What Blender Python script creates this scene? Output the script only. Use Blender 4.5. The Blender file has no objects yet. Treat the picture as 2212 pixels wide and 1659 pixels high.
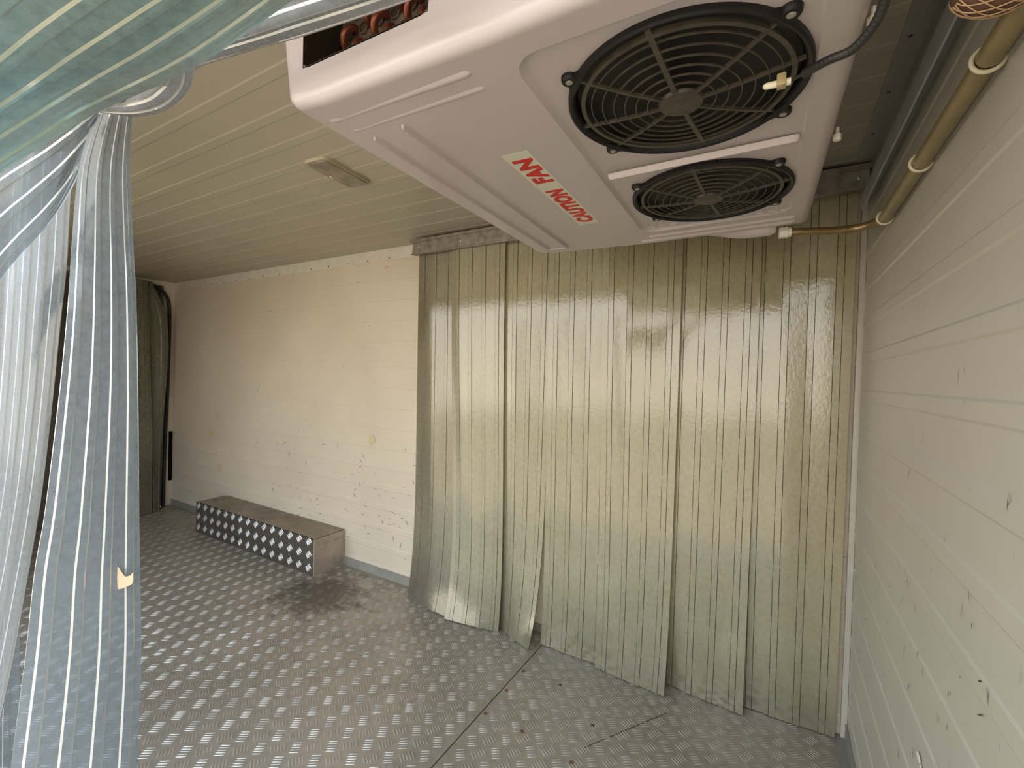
import bpy, bmesh, math, random
import numpy as np
from mathutils import Vector, Matrix

random.seed(7)
C = bpy.context.scene.collection
SC = bpy.context.scene
PI = math.pi

# ------------------------------------------------------------------ camera, sky, sun, exposure
CAMP = Vector((0.0, 0.0, 1.127))
YAW, PITCH, ROLL, FPX = 0.529, -0.018, 0.028, 980.32
_f = Vector((-math.sin(YAW) * math.cos(PITCH), math.cos(YAW) * math.cos(PITCH), math.sin(PITCH)))
_r0 = Vector((math.cos(YAW), math.sin(YAW), 0.0))
_u0 = _r0.cross(_f)
_r = _r0 * math.cos(ROLL) + _u0 * math.sin(ROLL)
_u = -_r0 * math.sin(ROLL) + _u0 * math.cos(ROLL)
cam = bpy.data.cameras.new('camera')
cam_o = bpy.data.objects.new('camera', cam)
C.objects.link(cam_o)
M3 = Matrix((_r, _u, -_f)).transposed()
cam_o.matrix_world = Matrix.Translation(CAMP) @ M3.to_4x4()
cam.sensor_fit = 'HORIZONTAL'
cam.sensor_width = 36.0
cam.lens = 36.0 * FPX / 2212.0
cam.clip_start = 0.01
SC.camera = cam_o

SC.view_settings.view_transform = 'Standard'
SC.view_settings.look = 'None'
SC.view_settings.gamma = 1.0
SC.view_settings.use_curve_mapping = False
SC.view_settings.exposure = 0.42
SC.cycles.max_bounces = 14
SC.cycles.diffuse_bounces = 7
SC.cycles.glossy_bounces = 5
SC.cycles.transparent_max_bounces = 40
SC.cycles.caustics_reflective = False
SC.cycles.caustics_refractive = False
SC.cycles.sample_clamp_indirect = 6.0

world = bpy.data.worlds.new('sky')
SC.world = world
world.use_nodes = True
_wn = world.node_tree
_wn.nodes.clear()
_o = _wn.nodes.new('ShaderNodeOutputWorld')
_b = _wn.nodes.new('ShaderNodeBackground')
_tc = _wn.nodes.new('ShaderNodeTexCoord')
_sx = _wn.nodes.new('ShaderNodeSeparateXYZ')
_rp = _wn.nodes.new('ShaderNodeValToRGB')
_wn.links.new(_tc.outputs['Generated'], _sx.inputs[0])
_wn.links.new(_sx.outputs['Z'], _rp.inputs[0])
_rp.color_ramp.elements[0].position = 0.0
_rp.color_ramp.elements[0].color = (1.0, 0.92, 0.80, 1)
_rp.color_ramp.elements[1].position = 0.55
_rp.color_ramp.elements[1].color = (0.62, 0.80, 1.0, 1)
_wn.links.new(_rp.outputs[0], _b.inputs['Color'])
_b.inputs['Strength'].default_value = 3.2
_wn.links.new(_b.outputs[0], _o.inputs[0])

sun = bpy.data.lights.new('sun', 'SUN')
sun.energy = 6.0
sun.angle = 0.01
sun.color = (1.0, 0.90, 0.76)
sun_o = bpy.data.objects.new('sun', sun)
C.objects.link(sun_o)
sun_o.rotation_euler = Vector((-0.2, -0.50, -0.9)).to_track_quat('-Z', 'Y').to_euler()   # comes over the roof and lights the yard outside the side door

portal = bpy.data.lights.new('door_portal', 'AREA')      # marks the open door for sky sampling, gives off nothing itself
portal.shape = 'RECTANGLE'
portal.size, portal.size_y = 3.20, 1.75
portal.cycles.is_portal = True
portal_o = bpy.data.objects.new('door_portal', portal)
C.objects.link(portal_o)
portal_o.location = (-1.40, 0.05, 0.875)
portal_o.rotation_euler = (PI / 2, 0, 0)

# ------------------------------------------------------------------ place measures (metres)
XR, XL, YB, YF, H = 0.228, -4.24, 1.795, 0.15, 1.80
DOOR0, DOOR1, DOORH = -3.00, 0.20, 1.75  # door opening stretched to the left, out of view, for more light
YC = 1.735


def at(px, py, d):
    """point seen in direction (px, py) at distance d along the lens axis"""
    return CAMP + (_f + _r * ((px - 1106.0) / FPX) - _u * ((py - 829.5) / FPX)) * d


# ------------------------------------------------------------------ materials
def mat(name):
    m = bpy.data.materials.new(name)
    m.use_nodes = True
    m.node_tree.nodes.clear()
    return m, m.node_tree


def nd(nt, t, **kw):
    n = nt.nodes.new(t)
    for k, v in kw.items():
        setattr(n, k, v)
    return n


def pbsdf(nt, col, rough, metal=0.0, spec=0.5, coat=0.0):
    p = nd(nt, 'ShaderNodeBsdfPrincipled')
    p.inputs['Base Color'].default_value = (*col, 1)
    p.inputs['Roughness'].default_value = rough
    p.inputs['Metallic'].default_value = metal
    p.inputs['Specular IOR Level'].default_value = spec
    p.inputs['Coat Weight'].default_value = coat
    o = nd(nt, 'ShaderNodeOutputMaterial')
    nt.links.new(p.outputs[0], o.inputs[0])
    return p


def noise(nt, scale, detail=4, stretch=(1, 1, 1), rough=0.55, coord='Object'):
    tc = nd(nt, 'ShaderNodeTexCoord')
    mp = nd(nt, 'ShaderNodeMapping')
    mp.inputs['Scale'].default_value = stretch
    n = nd(nt, 'ShaderNodeTexNoise')
    n.inputs['Scale'].default_value = scale
    n.inputs['Detail'].default_value = detail
    n.inputs['Roughness'].default_value = rough
    nt.links.new(tc.outputs[coord], mp.inputs[0])
    nt.links.new(mp.outputs[0], n.inputs['Vector'])
    return n.outputs['Fac']


def ramp(nt, fac, stops):
    r = nd(nt, 'ShaderNodeValToRGB')
    e = r.color_ramp.elements
    e[0].position, e[0].color = stops[0][0], (*stops[0][1], 1)
    e[1].position, e[1].color = stops[-1][0], (*stops[-1][1], 1)
    for p, c in stops[1:-1]:
        x = e.new(p)
        x.color = (*c, 1)
    nt.links.new(fac, r.inputs[0])
    return r.outputs[0]


def mixc(nt, fac, a, b, mode='MIX'):
    m = nd(nt, 'ShaderNodeMix', data_type='RGBA', blend_type=mode)
    for s, v in ((m.inputs[0], fac), (m.inputs[6], a), (m.inputs[7], b)):
        if hasattr(v, 'links'):
            nt.links.new(v, s)
        elif isinstance(v, (int, float)):
            s.default_value = v
        else:
            s.default_value = (*v, 1)
    return m.outputs[2]


def bump(nt, p, h, strength, dist=0.002):
    b = nd(nt, 'ShaderNodeBump')
    b.inputs['Strength'].default_value = strength
    b.inputs['Distance'].default_value = dist
    nt.links.new(h, b.inputs['Height'])
    nt.links.new(b.outputs[0], p.inputs['Normal'])


def simple(name, col, rough, metal=0.0, spec=0.5, var=0.0, vs=20, coat=0.0, bmp=0.0):
    m, nt = mat(name)
    p = pbsdf(nt, col, rough, metal, spec, coat)
    if var:
        n = noise(nt, vs, 5)
        dark = tuple(c * (1 - var) for c in col)
        nt.links.new(ramp(nt, n, [(0.3, dark), (0.65, col)]), p.inputs['Base Color'])
        if bmp:
            bump(nt, p, n, bmp)
    return m


def panel_mat(name, col, marks=0.0, stretch=(1, 1, 1), rough=0.38, mark_scale=9.0, tint=None):
    """painted sandwich panel skin: faint mottling, soft grime and small dark scuffs"""
    m, nt = mat(name)
    p = pbsdf(nt, col, rough, 0, 0.5)
    n1 = noise(nt, 1.7, 3)
    c2 = tint or tuple(c * 0.9 for c in col)
    base = ramp(nt, n1, [(0.35, c2), (0.65, col)])
    if marks:
        n2 = noise(nt, mark_scale, 3, stretch, 0.6)
        n3 = noise(nt, 2.3, 2)
        k = ramp(nt, n2, [(0.70, (0, 0, 0)), (0.74, (1, 1, 1))])
        g = ramp(nt, n3, [(0.42, (0, 0, 0)), (0.62, (1, 1, 1))])
        f = mixc(nt, 1.0, k, g, 'MULTIPLY')
        f2 = mixc(nt, 1.0, f, (marks, marks, marks), 'MULTIPLY')
        base = mixc(nt, f2, base, (0.10, 0.085, 0.06))
    nt.links.new(base, p.inputs['Base Color'])
    n4 = noise(nt, 6.0, 2)
    bump(nt, p, n4, 0.12, 0.004)
    return m


def pvc_mat(name, tint, body, transp, rough, grime, grime_amt, gloss=1.0, low_grime=0.0, bs=0.1, bsc=30.0):
    """flexible clear PVC: part clear, part milky, glossy skin, with scratches and grime"""
    m, nt = mat(name)
    o = nd(nt, 'ShaderNodeOutputMaterial')
    tr = nd(nt, 'ShaderNodeBsdfTransparent')
    tr.inputs[0].default_value = (*tint, 1)
    df = nd(nt, 'ShaderNodeBsdfDiffuse')
    tl = nd(nt, 'ShaderNodeBsdfTranslucent')
    gl = nd(nt, 'ShaderNodeBsdfGlossy')
    n1 = noise(nt, 3.0, 5, (1, 1, 0.6), 0.6)
    n2 = noise(nt, 70.0, 4, (1, 1, 0.8), 0.7)
    col = ramp(nt, n1, [(0.25, grime), (0.62, body)])
    if low_grime:
        g = nd(nt, 'ShaderNodeNewGeometry')
        s = nd(nt, 'ShaderNodeSeparateXYZ')
        nt.links.new(g.outputs['Position'], s.inputs[0])
        ad = nd(nt, 'ShaderNodeMath', operation='MULTIPLY_ADD')
        nt.links.new(n1, ad.inputs[0])
        ad.inputs[1].default_value = 0.35
        nt.links.new(s.outputs['Z'], ad.inputs[2])
        k = ramp(nt, ad.outputs[0], [(0.22, (low_grime,) * 3), (0.48, (0, 0, 0))])
        col = mixc(nt, k, col, (0.16, 0.15, 0.11))
    nt.links.new(col, df.inputs[0])
    nt.links.new(col, tl.inputs[0])
    mx1 = nd(nt, 'ShaderNodeMixShader')
    mx1.inputs[0].default_value = 0.5
    nt.links.new(df.outputs[0], mx1.inputs[1])
    nt.links.new(tl.outputs[0], mx1.inputs[2])
    mx2 = nd(nt, 'ShaderNodeMixShader')
    tf = ramp(nt, n2, [(0.3, (transp,) * 3), (0.75, (transp * 0.6,) * 3)])
    nt.links.new(tf, mx2.inputs[0])
    nt.links.new(mx1.outputs[0], mx2.inputs[1])
    nt.links.new(tr.outputs[0], mx2.inputs[2])
    gl.inputs['Roughness'].default_value = rough
    rr = ramp(nt, n2, [(0.35, (rough * 0.6,) * 3), (0.7, (min(1, rough * 1.9),) * 3)])
    nt.links.new(rr, gl.inputs['Roughness'])
    fr = nd(nt, 'ShaderNodeFresnel')
    fr.inputs['IOR'].default_value = 1.52
    fm = nd(nt, 'ShaderNodeMath', operation='MULTIPLY')
    fm.use_clamp = True
    nt.links.new(fr.outputs[0], fm.inputs[0])
    fm.inputs[1].default_value = gloss
    mx3 = nd(nt, 'ShaderNodeMixShader')
    nt.links.new(fm.outputs[0], mx3.inputs[0])
    nt.links.new(mx2.outputs[0], mx3.inputs[1])
    nt.links.new(gl.outputs[0], mx3.inputs[2])
    bp = nd(nt, 'ShaderNodeBump')
    bp.inputs['Strength'].default_value = bs
    bp.inputs['Distance'].default_value = 0.002
    n5 = noise(nt, bsc, 3, (1, 1, 0.7))
    nt.links.new(n5, bp.inputs['Height'])
    for x in (gl, fr):
        nt.links.new(bp.outputs[0], x.inputs['Normal'])
    nt.links.new(mx3.outputs[0], o.inputs[0])
    return m


def tread_mat(name, light, dirt, rough=0.36, ns=2.2):
    m, nt = mat(name)
    p = pbsdf(nt, light, rough, 0.65, 0.5)
    n1 = noise(nt, ns, 6, (1, 1, 1), 0.65)
    n2 = noise(nt, 38.0, 4)
    c = ramp(nt, n1, [(0.34, dirt), (0.62, light)])
    c = mixc(nt, 0.35, c, ramp(nt, n2, [(0.3, tuple(x * 0.55 for x in light)), (0.7, light)]))
    nt.links.new(c, p.inputs['Base Color'])
    nt.links.new(ramp(nt, n1, [(0.3, (0.62,) * 3), (0.65, (rough,) * 3)]), p.inputs['Roughness'])
    return m, nt, p, c


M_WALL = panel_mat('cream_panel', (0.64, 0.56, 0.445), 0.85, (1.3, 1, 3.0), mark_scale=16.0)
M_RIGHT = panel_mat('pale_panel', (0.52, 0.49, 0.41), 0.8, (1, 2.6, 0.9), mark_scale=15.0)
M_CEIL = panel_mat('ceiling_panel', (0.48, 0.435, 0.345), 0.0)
M_TRIM = simple('trim_paint', (0.66, 0.63, 0.55), 0.4, var=0.12)
M_GREY = simple('grey_trim', (0.27, 0.262, 0.225), 0.45, var=0.2)
M_FLASH = simple('flashing', (0.40, 0.40, 0.375), 0.42, 0.35, var=0.12)
M_BRACKET = simple('bluish_bracket', (0.50, 0.53, 0.55), 0.45, 0.2, var=0.12)
M_RAIL = simple('galvanised_rail', (0.34, 0.30, 0.25), 0.42, 0.75, var=0.45, vs=30)
M_SCREW = simple('screw_metal', (0.55, 0.52, 0.46), 0.35, 0.9)
M_RUST = simple('rusty_screw', (0.16, 0.07, 0.035), 0.7)
M_DARKSCREW = simple('dark_screw', (0.07, 0.055, 0.04), 0.6)
M_RUBBER = simple('black_rubber', (0.012, 0.012, 0.007), 0.5)
M_PLASTIC = simple('black_fan_plastic', (0.012, 0.010, 0.009), 0.45, 0, 0.3, var=0.3, vs=40)
M_GUARD = simple('dusty_guard', (0.075, 0.062, 0.045), 0.5, var=0.45, vs=60)
M_BLADE = simple('fan_blade', (0.008, 0.006, 0.005), 0.7, spec=0.05)
M_VOID = simple('fan_cavity', (0.004, 0.004, 0.004), 0.8, spec=0.05)
M_SHELL = simple('white_moulded_shell', (0.54, 0.47, 0.475), 0.36, 0, 0.5, var=0.06, vs=3, coat=0.2)
M_COPPER = simple('copper', (0.20, 0.055, 0.03), 0.35, 0.6, var=0.3)
M_COIL = simple('coil_plate', (0.24, 0.19, 0.14), 0.4, 0.8, var=0.4, vs=50)
M_DARKMET = simple('dark_metal', (0.05, 0.035, 0.025), 0.45, 0.7)
M_PIPE = simple('brown_pipe', (0.30, 0.20, 0.09), 0.24, 0.55, var=0.35, vs=25)
M_SLEEVE = simple('olive_sleeve', (0.27, 0.21, 0.10), 0.3, 0.1, var=0.25, vs=18)
M_CLIP = simple('cream_band', (0.62, 0.57, 0.42), 0.45)
M_NUT = simple('white_nut', (0.70, 0.67, 0.58), 0.4)
M_PROBE = simple('ivory_probe', (0.82, 0.76, 0.60), 0.4)
M_TAPE = simple('yellowed_clip', (0.42, 0.34, 0.17), 0.35)
M_CABLE = simple('black_corrugated', (0.022, 0.019, 0.017), 0.45)
M_LABEL = simple('sticker_ground', (0.66, 0.67, 0.55), 0.4)
M_RED = simple('red_print', (0.62, 0.012, 0.012), 0.45)
M_LAMP = simple('grimy_diffuser', (0.36, 0.30, 0.22), 0.35, var=0.55, vs=22)
M_LAMPBASE = simple('lamp_rim', (0.40, 0.34, 0.23), 0.35)
M_NET = simple('straw_net', (0.50, 0.32, 0.18), 0.5)
M_WRAP = simple('brown_wrap', (0.15, 0.075, 0.045), 0.8, var=0.5, vs=60, bmp=0.6)
M_ORANGE = simple('orange_pipe', (0.34, 0.10, 0.05), 0.45)
M_GLUE = simple('yellow_glue', (0.55, 0.47, 0.28), 0.7)
M_MARK = simple('scuff', (0.06, 0.05, 0.04), 0.8)
M_CHIP = simple('bare_white', (0.9, 0.88, 0.82), 0.5)
M_GROUND = simple('sandy_yard', (0.46, 0.36, 0.25), 0.9, var=0.2, vs=2)
M_BLACKGAP = simple('open_seam', (0.004, 0.004, 0.004), 0.9)
M_SIDE = simple('van_side_paint', (0.75, 0.75, 0.75), 0.4)

M_PVC_BACK = pvc_mat('yellowed_pvc', (0.88, 0.87, 0.66), (0.80, 0.73, 0.50), 0.42, 0.08, (0.66, 0.60, 0.40), 0, 2.1, 0.4, 0.14, 120)
M_PVC_RIBSHADE = pvc_mat('yellowed_pvc_rib_shade', (0.4, 0.4, 0.28), (0.12, 0.11, 0.065), 0.12, 0.2, (0.07, 0.06, 0.035), 0, 1.3)  # rib flanks: dark shade lines painted into the colour
M_PVC_BROWN = pvc_mat('brownish_pvc', (0.84, 0.80, 0.60), (0.64, 0.58, 0.42), 0.45, 0.09, (0.46, 0.40, 0.26), 0, 1.9, 0.5, 0.16, 110)
M_PVC_CLEAR = pvc_mat('clear_pvc', (0.84, 0.88, 0.90), (0.46, 0.52, 0.58), 0.64, 0.11, (0.42, 0.48, 0.53), 0, 1.5, 0, 0.03, 9)
M_PVC_MILKY = pvc_mat('milky_clear_pvc', (0.84, 0.87, 0.92), (0.66, 0.70, 0.76), 0.50, 0.2, (0.58, 0.62, 0.68), 0, 1.2, 0, 0.03, 9)
M_PVC_RIBGLINT = pvc_mat('clear_pvc_rib_glint', (0.85, 0.9, 0.9), (0.98, 0.99, 0.95), 0.08, 0.08, (0.95, 0.98, 0.93), 0, 4.0)  # rib flanks: sky highlights painted in as near-white colour
M_PVC_GREEN = pvc_mat('green_clear_pvc', (0.62, 0.78, 0.76), (0.62, 0.82, 0.81), 0.55, 0.13, (0.54, 0.74, 0.73), 0, 1.5, 0, 0.04, 9)
M_PVC_GREENRIB = pvc_mat('green_pvc_ribedge', (0.8, 0.85, 0.75), (0.80, 0.85, 0.66), 0.30, 0.14, (0.62, 0.68, 0.5), 0, 2.2)
M_PVC_OLD = pvc_mat('grimy_pvc', (0.62, 0.60, 0.46), (0.40, 0.38, 0.26), 0.45, 0.22, (0.22, 0.20, 0.13), 0, 1.4)


# ------------------------------------------------------------------ mesh helpers
def link(name, me, mats=None, parent=None):
    o = bpy.data.objects.new(name, me)
    C.objects.link(o)
    if mats:
        for m in (mats if isinstance(mats, (list, tuple)) else [mats]):
            me.materials.append(m)
    if parent:
        o.parent = parent
    return o


def from_bm(name, bm, mats, parent=None, smooth=None):
    me = bpy.data.meshes.new(name)
    bmesh.ops.recalc_face_normals(bm, faces=bm.faces)
    bm.to_mesh(me)
    bm.free()
    if smooth is not None:
        me.polygons.foreach_set('use_smooth', [True] * len(me.polygons))
        me.set_sharp_from_angle(angle=math.radians(smooth))
    return link(name, me, mats, parent)


def tag(o, label=None, cat=None, group=None, kind=None):
    if label: o['label'] = label
    if cat: o['category'] = cat
    if group: o['group'] = group
    if kind: o['kind'] = kind
    return o


def empty(name, loc, rz=0.0, **kw):
    o = bpy.data.objects.new(name, None)
    C.objects.link(o)
    o.empty_display_size = 0.05
    o.location = loc
    o.rotation_euler = (0, 0, rz)
    return tag(o, **kw)


def box(bm, x0, x1, y0, y1, z0, z1, bev=0.0, seg=2, mi=0):
    g = bmesh.ops.create_cube(bm, size=1.0)
    vs = g['verts']
    for v in vs:
        v.co = Vector(((x0 + x1) / 2 + v.co.x * (x1 - x0), (y0 + y1) / 2 + v.co.y * (y1 - y0), (z0 + z1) / 2 + v.co.z * (z1 - z0)))
    fs = set(f for v in vs for f in v.link_faces)
    for f in fs:
        f.material_index = mi
    if bev:
        es = list(set(e for v in vs for e in v.link_edges))
        bmesh.ops.bevel(bm, geom=es, offset=bev, segments=seg, profile=0.5, affect='EDGES')


def mbox(name, b, mats, parent=None, bev=0.0, seg=2):
    bm = bmesh.new()
    box(bm, *b, bev=bev, seg=seg)
    return from_bm(name, bm, mats, parent, 35 if bev else None)


def frame_from(t):
    t = t.normalized()
    a = Vector((0, 0, 1)) if abs(t.z) < 0.9 else Vector((1, 0, 0))
    n = t.cross(a).normalized()
    return t, n, t.cross(n).normalized()


def catmull(pts, n):
    P = [Vector(p) for p in pts]
    if len(P) == 2:
        return [P[0].lerp(P[1], i / (n - 1)) for i in range(n)]
    dense = []
    for i in range(len(P) - 1):
        p0 = P[i - 1] if i else P[0] * 2 - P[1]
        p1, p2 = P[i], P[i + 1]
        p3 = P[i + 2] if i + 2 < len(P) else P[-1] * 2 - P[-2]
        for k in range(24):
            t = k / 24
            dense.append(0.5 * ((2 * p1) + (p2 - p0) * t + (2 * p0 - 5 * p1 + 4 * p2 - p3) * t * t + (3 * p1 - p0 - 3 * p2 + p3) * t ** 3))
    dense.append(P[-1])
    d = [0.0]
    for i in range(1, len(dense)):
        d.append(d[-1] + (dense[i] - dense[i - 1]).length)
    out, j = [], 0
    for i in range(n):
        s = d[-1] * i / (n - 1)
        while j < len(d) - 2 and d[j + 1] < s:
            j += 1
        w = (s - d[j]) / max(1e-9, d[j + 1] - d[j])
        out.append(dense[j].lerp(dense[j + 1], min(1, max(0, w))))
    return out


def tube(bm, pts, rad, seg=12, n=None, radfn=None, closed=False, mi=0):
    P = catmull(pts, n) if n else [Vector(p) for p in pts]
    rings = []
    prev = None
    N = len(P)
    for i, p in enumerate(P):
        if closed:
            t = P[(i + 1) % N] - P[i - 1]
        else:
            t = P[min(N - 1, i + 1)] - P[max(0, i - 1)]
        t.normalize()
        if prev is None:
            _, a, b = frame_from(t)
        else:
            a = (prev - t * prev.dot(t)).normalized()
            b = t.cross(a)
        prev = a
        r = radfn(i / (N - 1)) if radfn else rad
        rings.append([bm.verts.new(p + (a * math.cos(2 * PI * k / seg) + b * math.sin(2 * PI * k / seg)) * r) for k in range(seg)])
    for i in range(N if closed else N - 1):
        A, B = rings[i], rings[(i + 1) % N]
        for k in range(seg):
            f = bm.faces.new((A[k], A[(k + 1) % seg], B[(k + 1) % seg], B[k]))
            f.material_index = mi
    if not closed:
        bm.faces.new(rings[0]).material_index = mi
        bm.faces.new(list(reversed(rings[-1]))).material_index = mi


def lathe(bm, prof, seg=64, loc=(0, 0, 0), mi=0, close=False):
    """profile of (radius, z) turned around the vertical axis at loc"""
    L = Vector(loc)
    rings = [[bm.verts.new(L + Vector((r * math.cos(2 * PI * k / seg), r * math.sin(2 * PI * k / seg), z))) for k in range(seg)] for r, z in prof]
    m = len(rings)
    for i in range(m if close else m - 1):
        A, B = rings[i], rings[(i + 1) % m]
        for k in range(seg):
            bm.faces.new((A[k], A[(k + 1) % seg], B[(k + 1) % seg], B[k])).material_index = mi
    if not close:
        for R_ in (rings[0], rings[-1]):
            if (R_[0].co - R_[seg // 2].co).length > 1e-5:
                bm.faces.new(R_).material_index = mi


def ridge(bm, a, b, w, h, down=Vector((0, 0, -1)), n=26, m=8):
    """long low rounded bead from a to b standing off the surface along `down`"""
    a, b = Vector(a), Vector(b)
    t = (b - a).normalized()
    s = t.cross(down).normalized()
    L = (b - a).length
    rows = []
    for i in range(n + 1):
        u = i / n
        u = 0.5 - 0.5 * math.cos(PI * u)
        dd = min(u, 1 - u) * L
        k = math.sqrt(max(0.0, 1 - (1 - min(1, dd / w)) ** 2))
        rows.append([bm.verts.new(a + t * L * u + s * (w * k * (-1 + 2 * j / m)) + down * (h * k * (0.5 + 0.5 * math.cos(PI * (-1 + 2 * j / m))) - 0.0005)) for j in range(m + 1)])
    for i in range(n):
        for j in range(m):
            bm.faces.new((rows[i][j], rows[i][j + 1], rows[i + 1][j + 1], rows[i + 1][j]))


def rib_sheet(name, length_axis, l0, l1, s_axis, s0, s1, base, out, mats, pitch=0.11, phase=0.0, thick=0.05, h=0.0022):
    """sandwich panel: shallow pressed ribs every pitch along s, extruded along the length axis"""
    L, S, O = Vector(length_axis), Vector(s_axis), Vector(out)
    prof = []
    k = math.floor((s0 - phase) / pitch) - 1
    prof.append((s0, 0.0))
    while phase + k * pitch < s1 + pitch:
        b0 = phase + k * pitch
        for ds, hh in ((0.0, 0.0), (0.0045, h), (0.030, h), (0.0345, 0.0)):
            s = b0 + ds
            if s0 + 1e-4 < s < s1 - 1e-4:
                prof.append((s, hh))
        k += 1
    prof.append((s1, 0.0))
    bm = bmesh.new()
    A = [bm.verts.new(Vector(base) + L * l0 + S * s + O * hh) for s, hh in prof]
    B = [bm.verts.new(Vector(base) + L * l1 + S * s + O * hh) for s, hh in prof]
    A2 = [bm.verts.new(Vector(base) + L * l0 + S * s - O * thick) for s in (s0, s1)]
    B2 = [bm.verts.new(Vector(base) + L * l1 + S * s - O * thick) for s in (s0, s1)]
    for i in range(len(prof) - 1):
        bm.faces.new((A[i], A[i + 1], B[i + 1], B[i]))
    bm.faces.new((A2[0], A2[1], B2[1], B2[0]))
    bm.faces.new((A[0], B[0], B2[0], A2[0]))
    bm.faces.new((A[-1], B[-1], B2[1], A2[1]))
    bm.faces.new(A + [A2[1], A2[0]])
    bm.faces.new(B + [B2[1], B2[0]])
    return from_bm(name, bm, mats)


def strip_mesh(name, ra, rb, mats, ribs=4, thick=0.0028, rib_h=0.0016, rib_w=0.016, n=70, bulge=0.0, wave=0.0, parent=None, edw=0.0018):
    """ribbed PVC strip between two edge curves; ribs on both faces, second material on the rib flanks"""
    A, B = catmull(ra, n), catmull(rb, n)
    k_ = n // 2       # ribs stand on the face turned to the open door
    if (B[k_] - A[k_]).cross(A[k_ + 1] - A[k_ - 1]).dot(Vector((0, 0, 1.1)) - A[k_]) < 0:
        A, B = B, A
    W = sum((A[i] - B[i]).length for i in range(n)) / n
    prof = [(0.0, 0.0, 0)]
    rw = rib_w / W
    ed = edw / W
    cs = [(k + 0.5) / ribs for k in range(ribs)]
    for c in cs:
        prof += [(c - rw / 2 - ed, 0.0, 1), (c - rw / 2, rib_h, 0), (c + rw / 2, rib_h, 1), (c + rw / 2 + ed, 0.0, 0)]
    # keep wide flats curved smoothly
    full = []
    for i, (u, hh, mk) in enumerate(prof):
        full.append((u, hh, mk))
        nu = prof[i + 1][0] if i + 1 < len(prof) else 1.0
        if mk == 0 and nu - u > 0.05:
            nh = prof[i + 1][1] if i + 1 < len(prof) else 0.0
            full.append((u + (nu - u) * 0.5, (hh + nh) / 2, 0))
    full.append((1.0, 0.0, 1))
    bm = bmesh.new()
    rows = []
    for i in range(n):
        a, b = A[i], B[i]
        t = ((A[min(n - 1, i + 1)] + B[min(n - 1, i + 1)]) - (A[max(0, i - 1)] + B[max(0, i - 1)])).normalized()
        e = (b - a)
        nn = e.cross(t).normalized()
        f, r = [], []
        for u, hh, mk in full:
            bow = bulge * math.sin(PI * u) + wave * math.sin(2 * PI * u * 1.5 + i * 0.05)
            p = a + e * u + nn * bow
            f.append(bm.verts.new(p + nn * (thick / 2 + hh)))
            r.append(bm.verts.new(p - nn * (thick / 2)))
        rows.append((f, r))
    m = len(full)
    for i in range(n - 1):
        for side in (0, 1):
            X, Y = rows[i][side], rows[i + 1][side]
            for j in range(m - 1):
                q = (X[j], X[j + 1], Y[j + 1], Y[j]) if side == 0 else (X[j], Y[j], Y[j + 1], X[j + 1])
                fc = bm.faces.new(q)
                if side == 0 and full[j][2] == 1 and full[j][0] > 0:
                    fc.material_index = 1
                fc.smooth = True
        for j in (0, m - 1):
            fc = bm.faces.new((rows[i][0][j], rows[i + 1][0][j], rows[i + 1][1][j], rows[i][1][j]))
            fc.material_index = 1
    for i in (0, n - 1):
        bm.faces.new(rows[i][0] + list(reversed(rows[i][1]))).material_index = 1
    return from_bm(name, bm, mats, parent, 24)


def tread_bars(us, vs, types, hl=0.0185, pitch=0.0089, bars=5, hw=0.0020, h=0.0024, ang=35.0):
    """returns verts (u, v, height) and faces of raised lens bars; cell centres us, vs; types +1 or -1"""
    V, F = [], []
    base = [(-1, 0, 0), (-0.55, -0.8, 0), (0.0, -1, 0), (0.55, -0.8, 0), (1, 0, 0), (0.55, 0.8, 0), (0, 1, 0), (-0.55, 0.8, 0), (-0.6, 0, 0.85), (0, 0, 1), (0.6, 0, 0.85)]
    bf = [(0, 1, 8), (1, 2, 9, 8), (2, 3, 10, 9), (3, 4, 10), (4, 5, 10), (5, 6, 9, 10), (6, 7, 8, 9), (7, 0, 8)]
    for cu, cv, ty in zip(us, vs, types):
        a = math.radians(ang) * ty
        ca, sa = math.cos(a), math.sin(a)
        for k in range(bars):
            off = (k - (bars - 1) / 2) * pitch
            k0 = len(V)
            for x, y, z in base:
                s, t = x * hl, off + y * hw
                V.append((cu + s * ca - t * sa, cv + s * sa + t * ca, z * h))
            F += [tuple(i + k0 for i in f) for f in bf]
    return V, F


def lattice(u0, u1, v0, v1, a, b, types=(1, -1), pad=0.02):
    us, vs, ts = [], [], []
    for ty in types:
        ou, ov = (0, 0) if ty == 1 else (a / 2, b / 2)
        for i in range(int((u0 - ou) / a) - 1, int((u1 - ou) / a) + 2):
            for j in range(int((v0 - ov) / b) - 1, int((v1 - ov) / b) + 2):
                u, v = i * a + ou, j * b + ov
                if u0 + pad < u < u1 - pad and v0 + pad < v < v1 - pad:
                    us.append(u); vs.append(v); ts.append(ty)
    return us, vs, ts


def text_mesh(txt, size, extrude, bold=0.0):
    cu = bpy.data.curves.new('t', 'FONT')
    cu.body = txt
    cu.size = size
    cu.extrude = extrude
    cu.offset = bold
    cu.align_x = 'CENTER'
    cu.align_y = 'CENTER'
    cu.space_character = 1.06
    o = bpy.data.objects.new('t', cu)
    C.objects.link(o)
    bpy.context.view_layer.update()
    me = bpy.data.meshes.new_from_object(o.evaluated_get(bpy.context.evaluated_depsgraph_get()))
    bpy.data.objects.remove(o)
    bpy.data.curves.remove(cu)
    return me


# ------------------------------------------------------------------ setting: outside, shell
g = mbox('ground', (-14, 10, -22, -0.4, -0.80, -0.72), M_GROUND)
tag(g, kind='structure')

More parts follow.
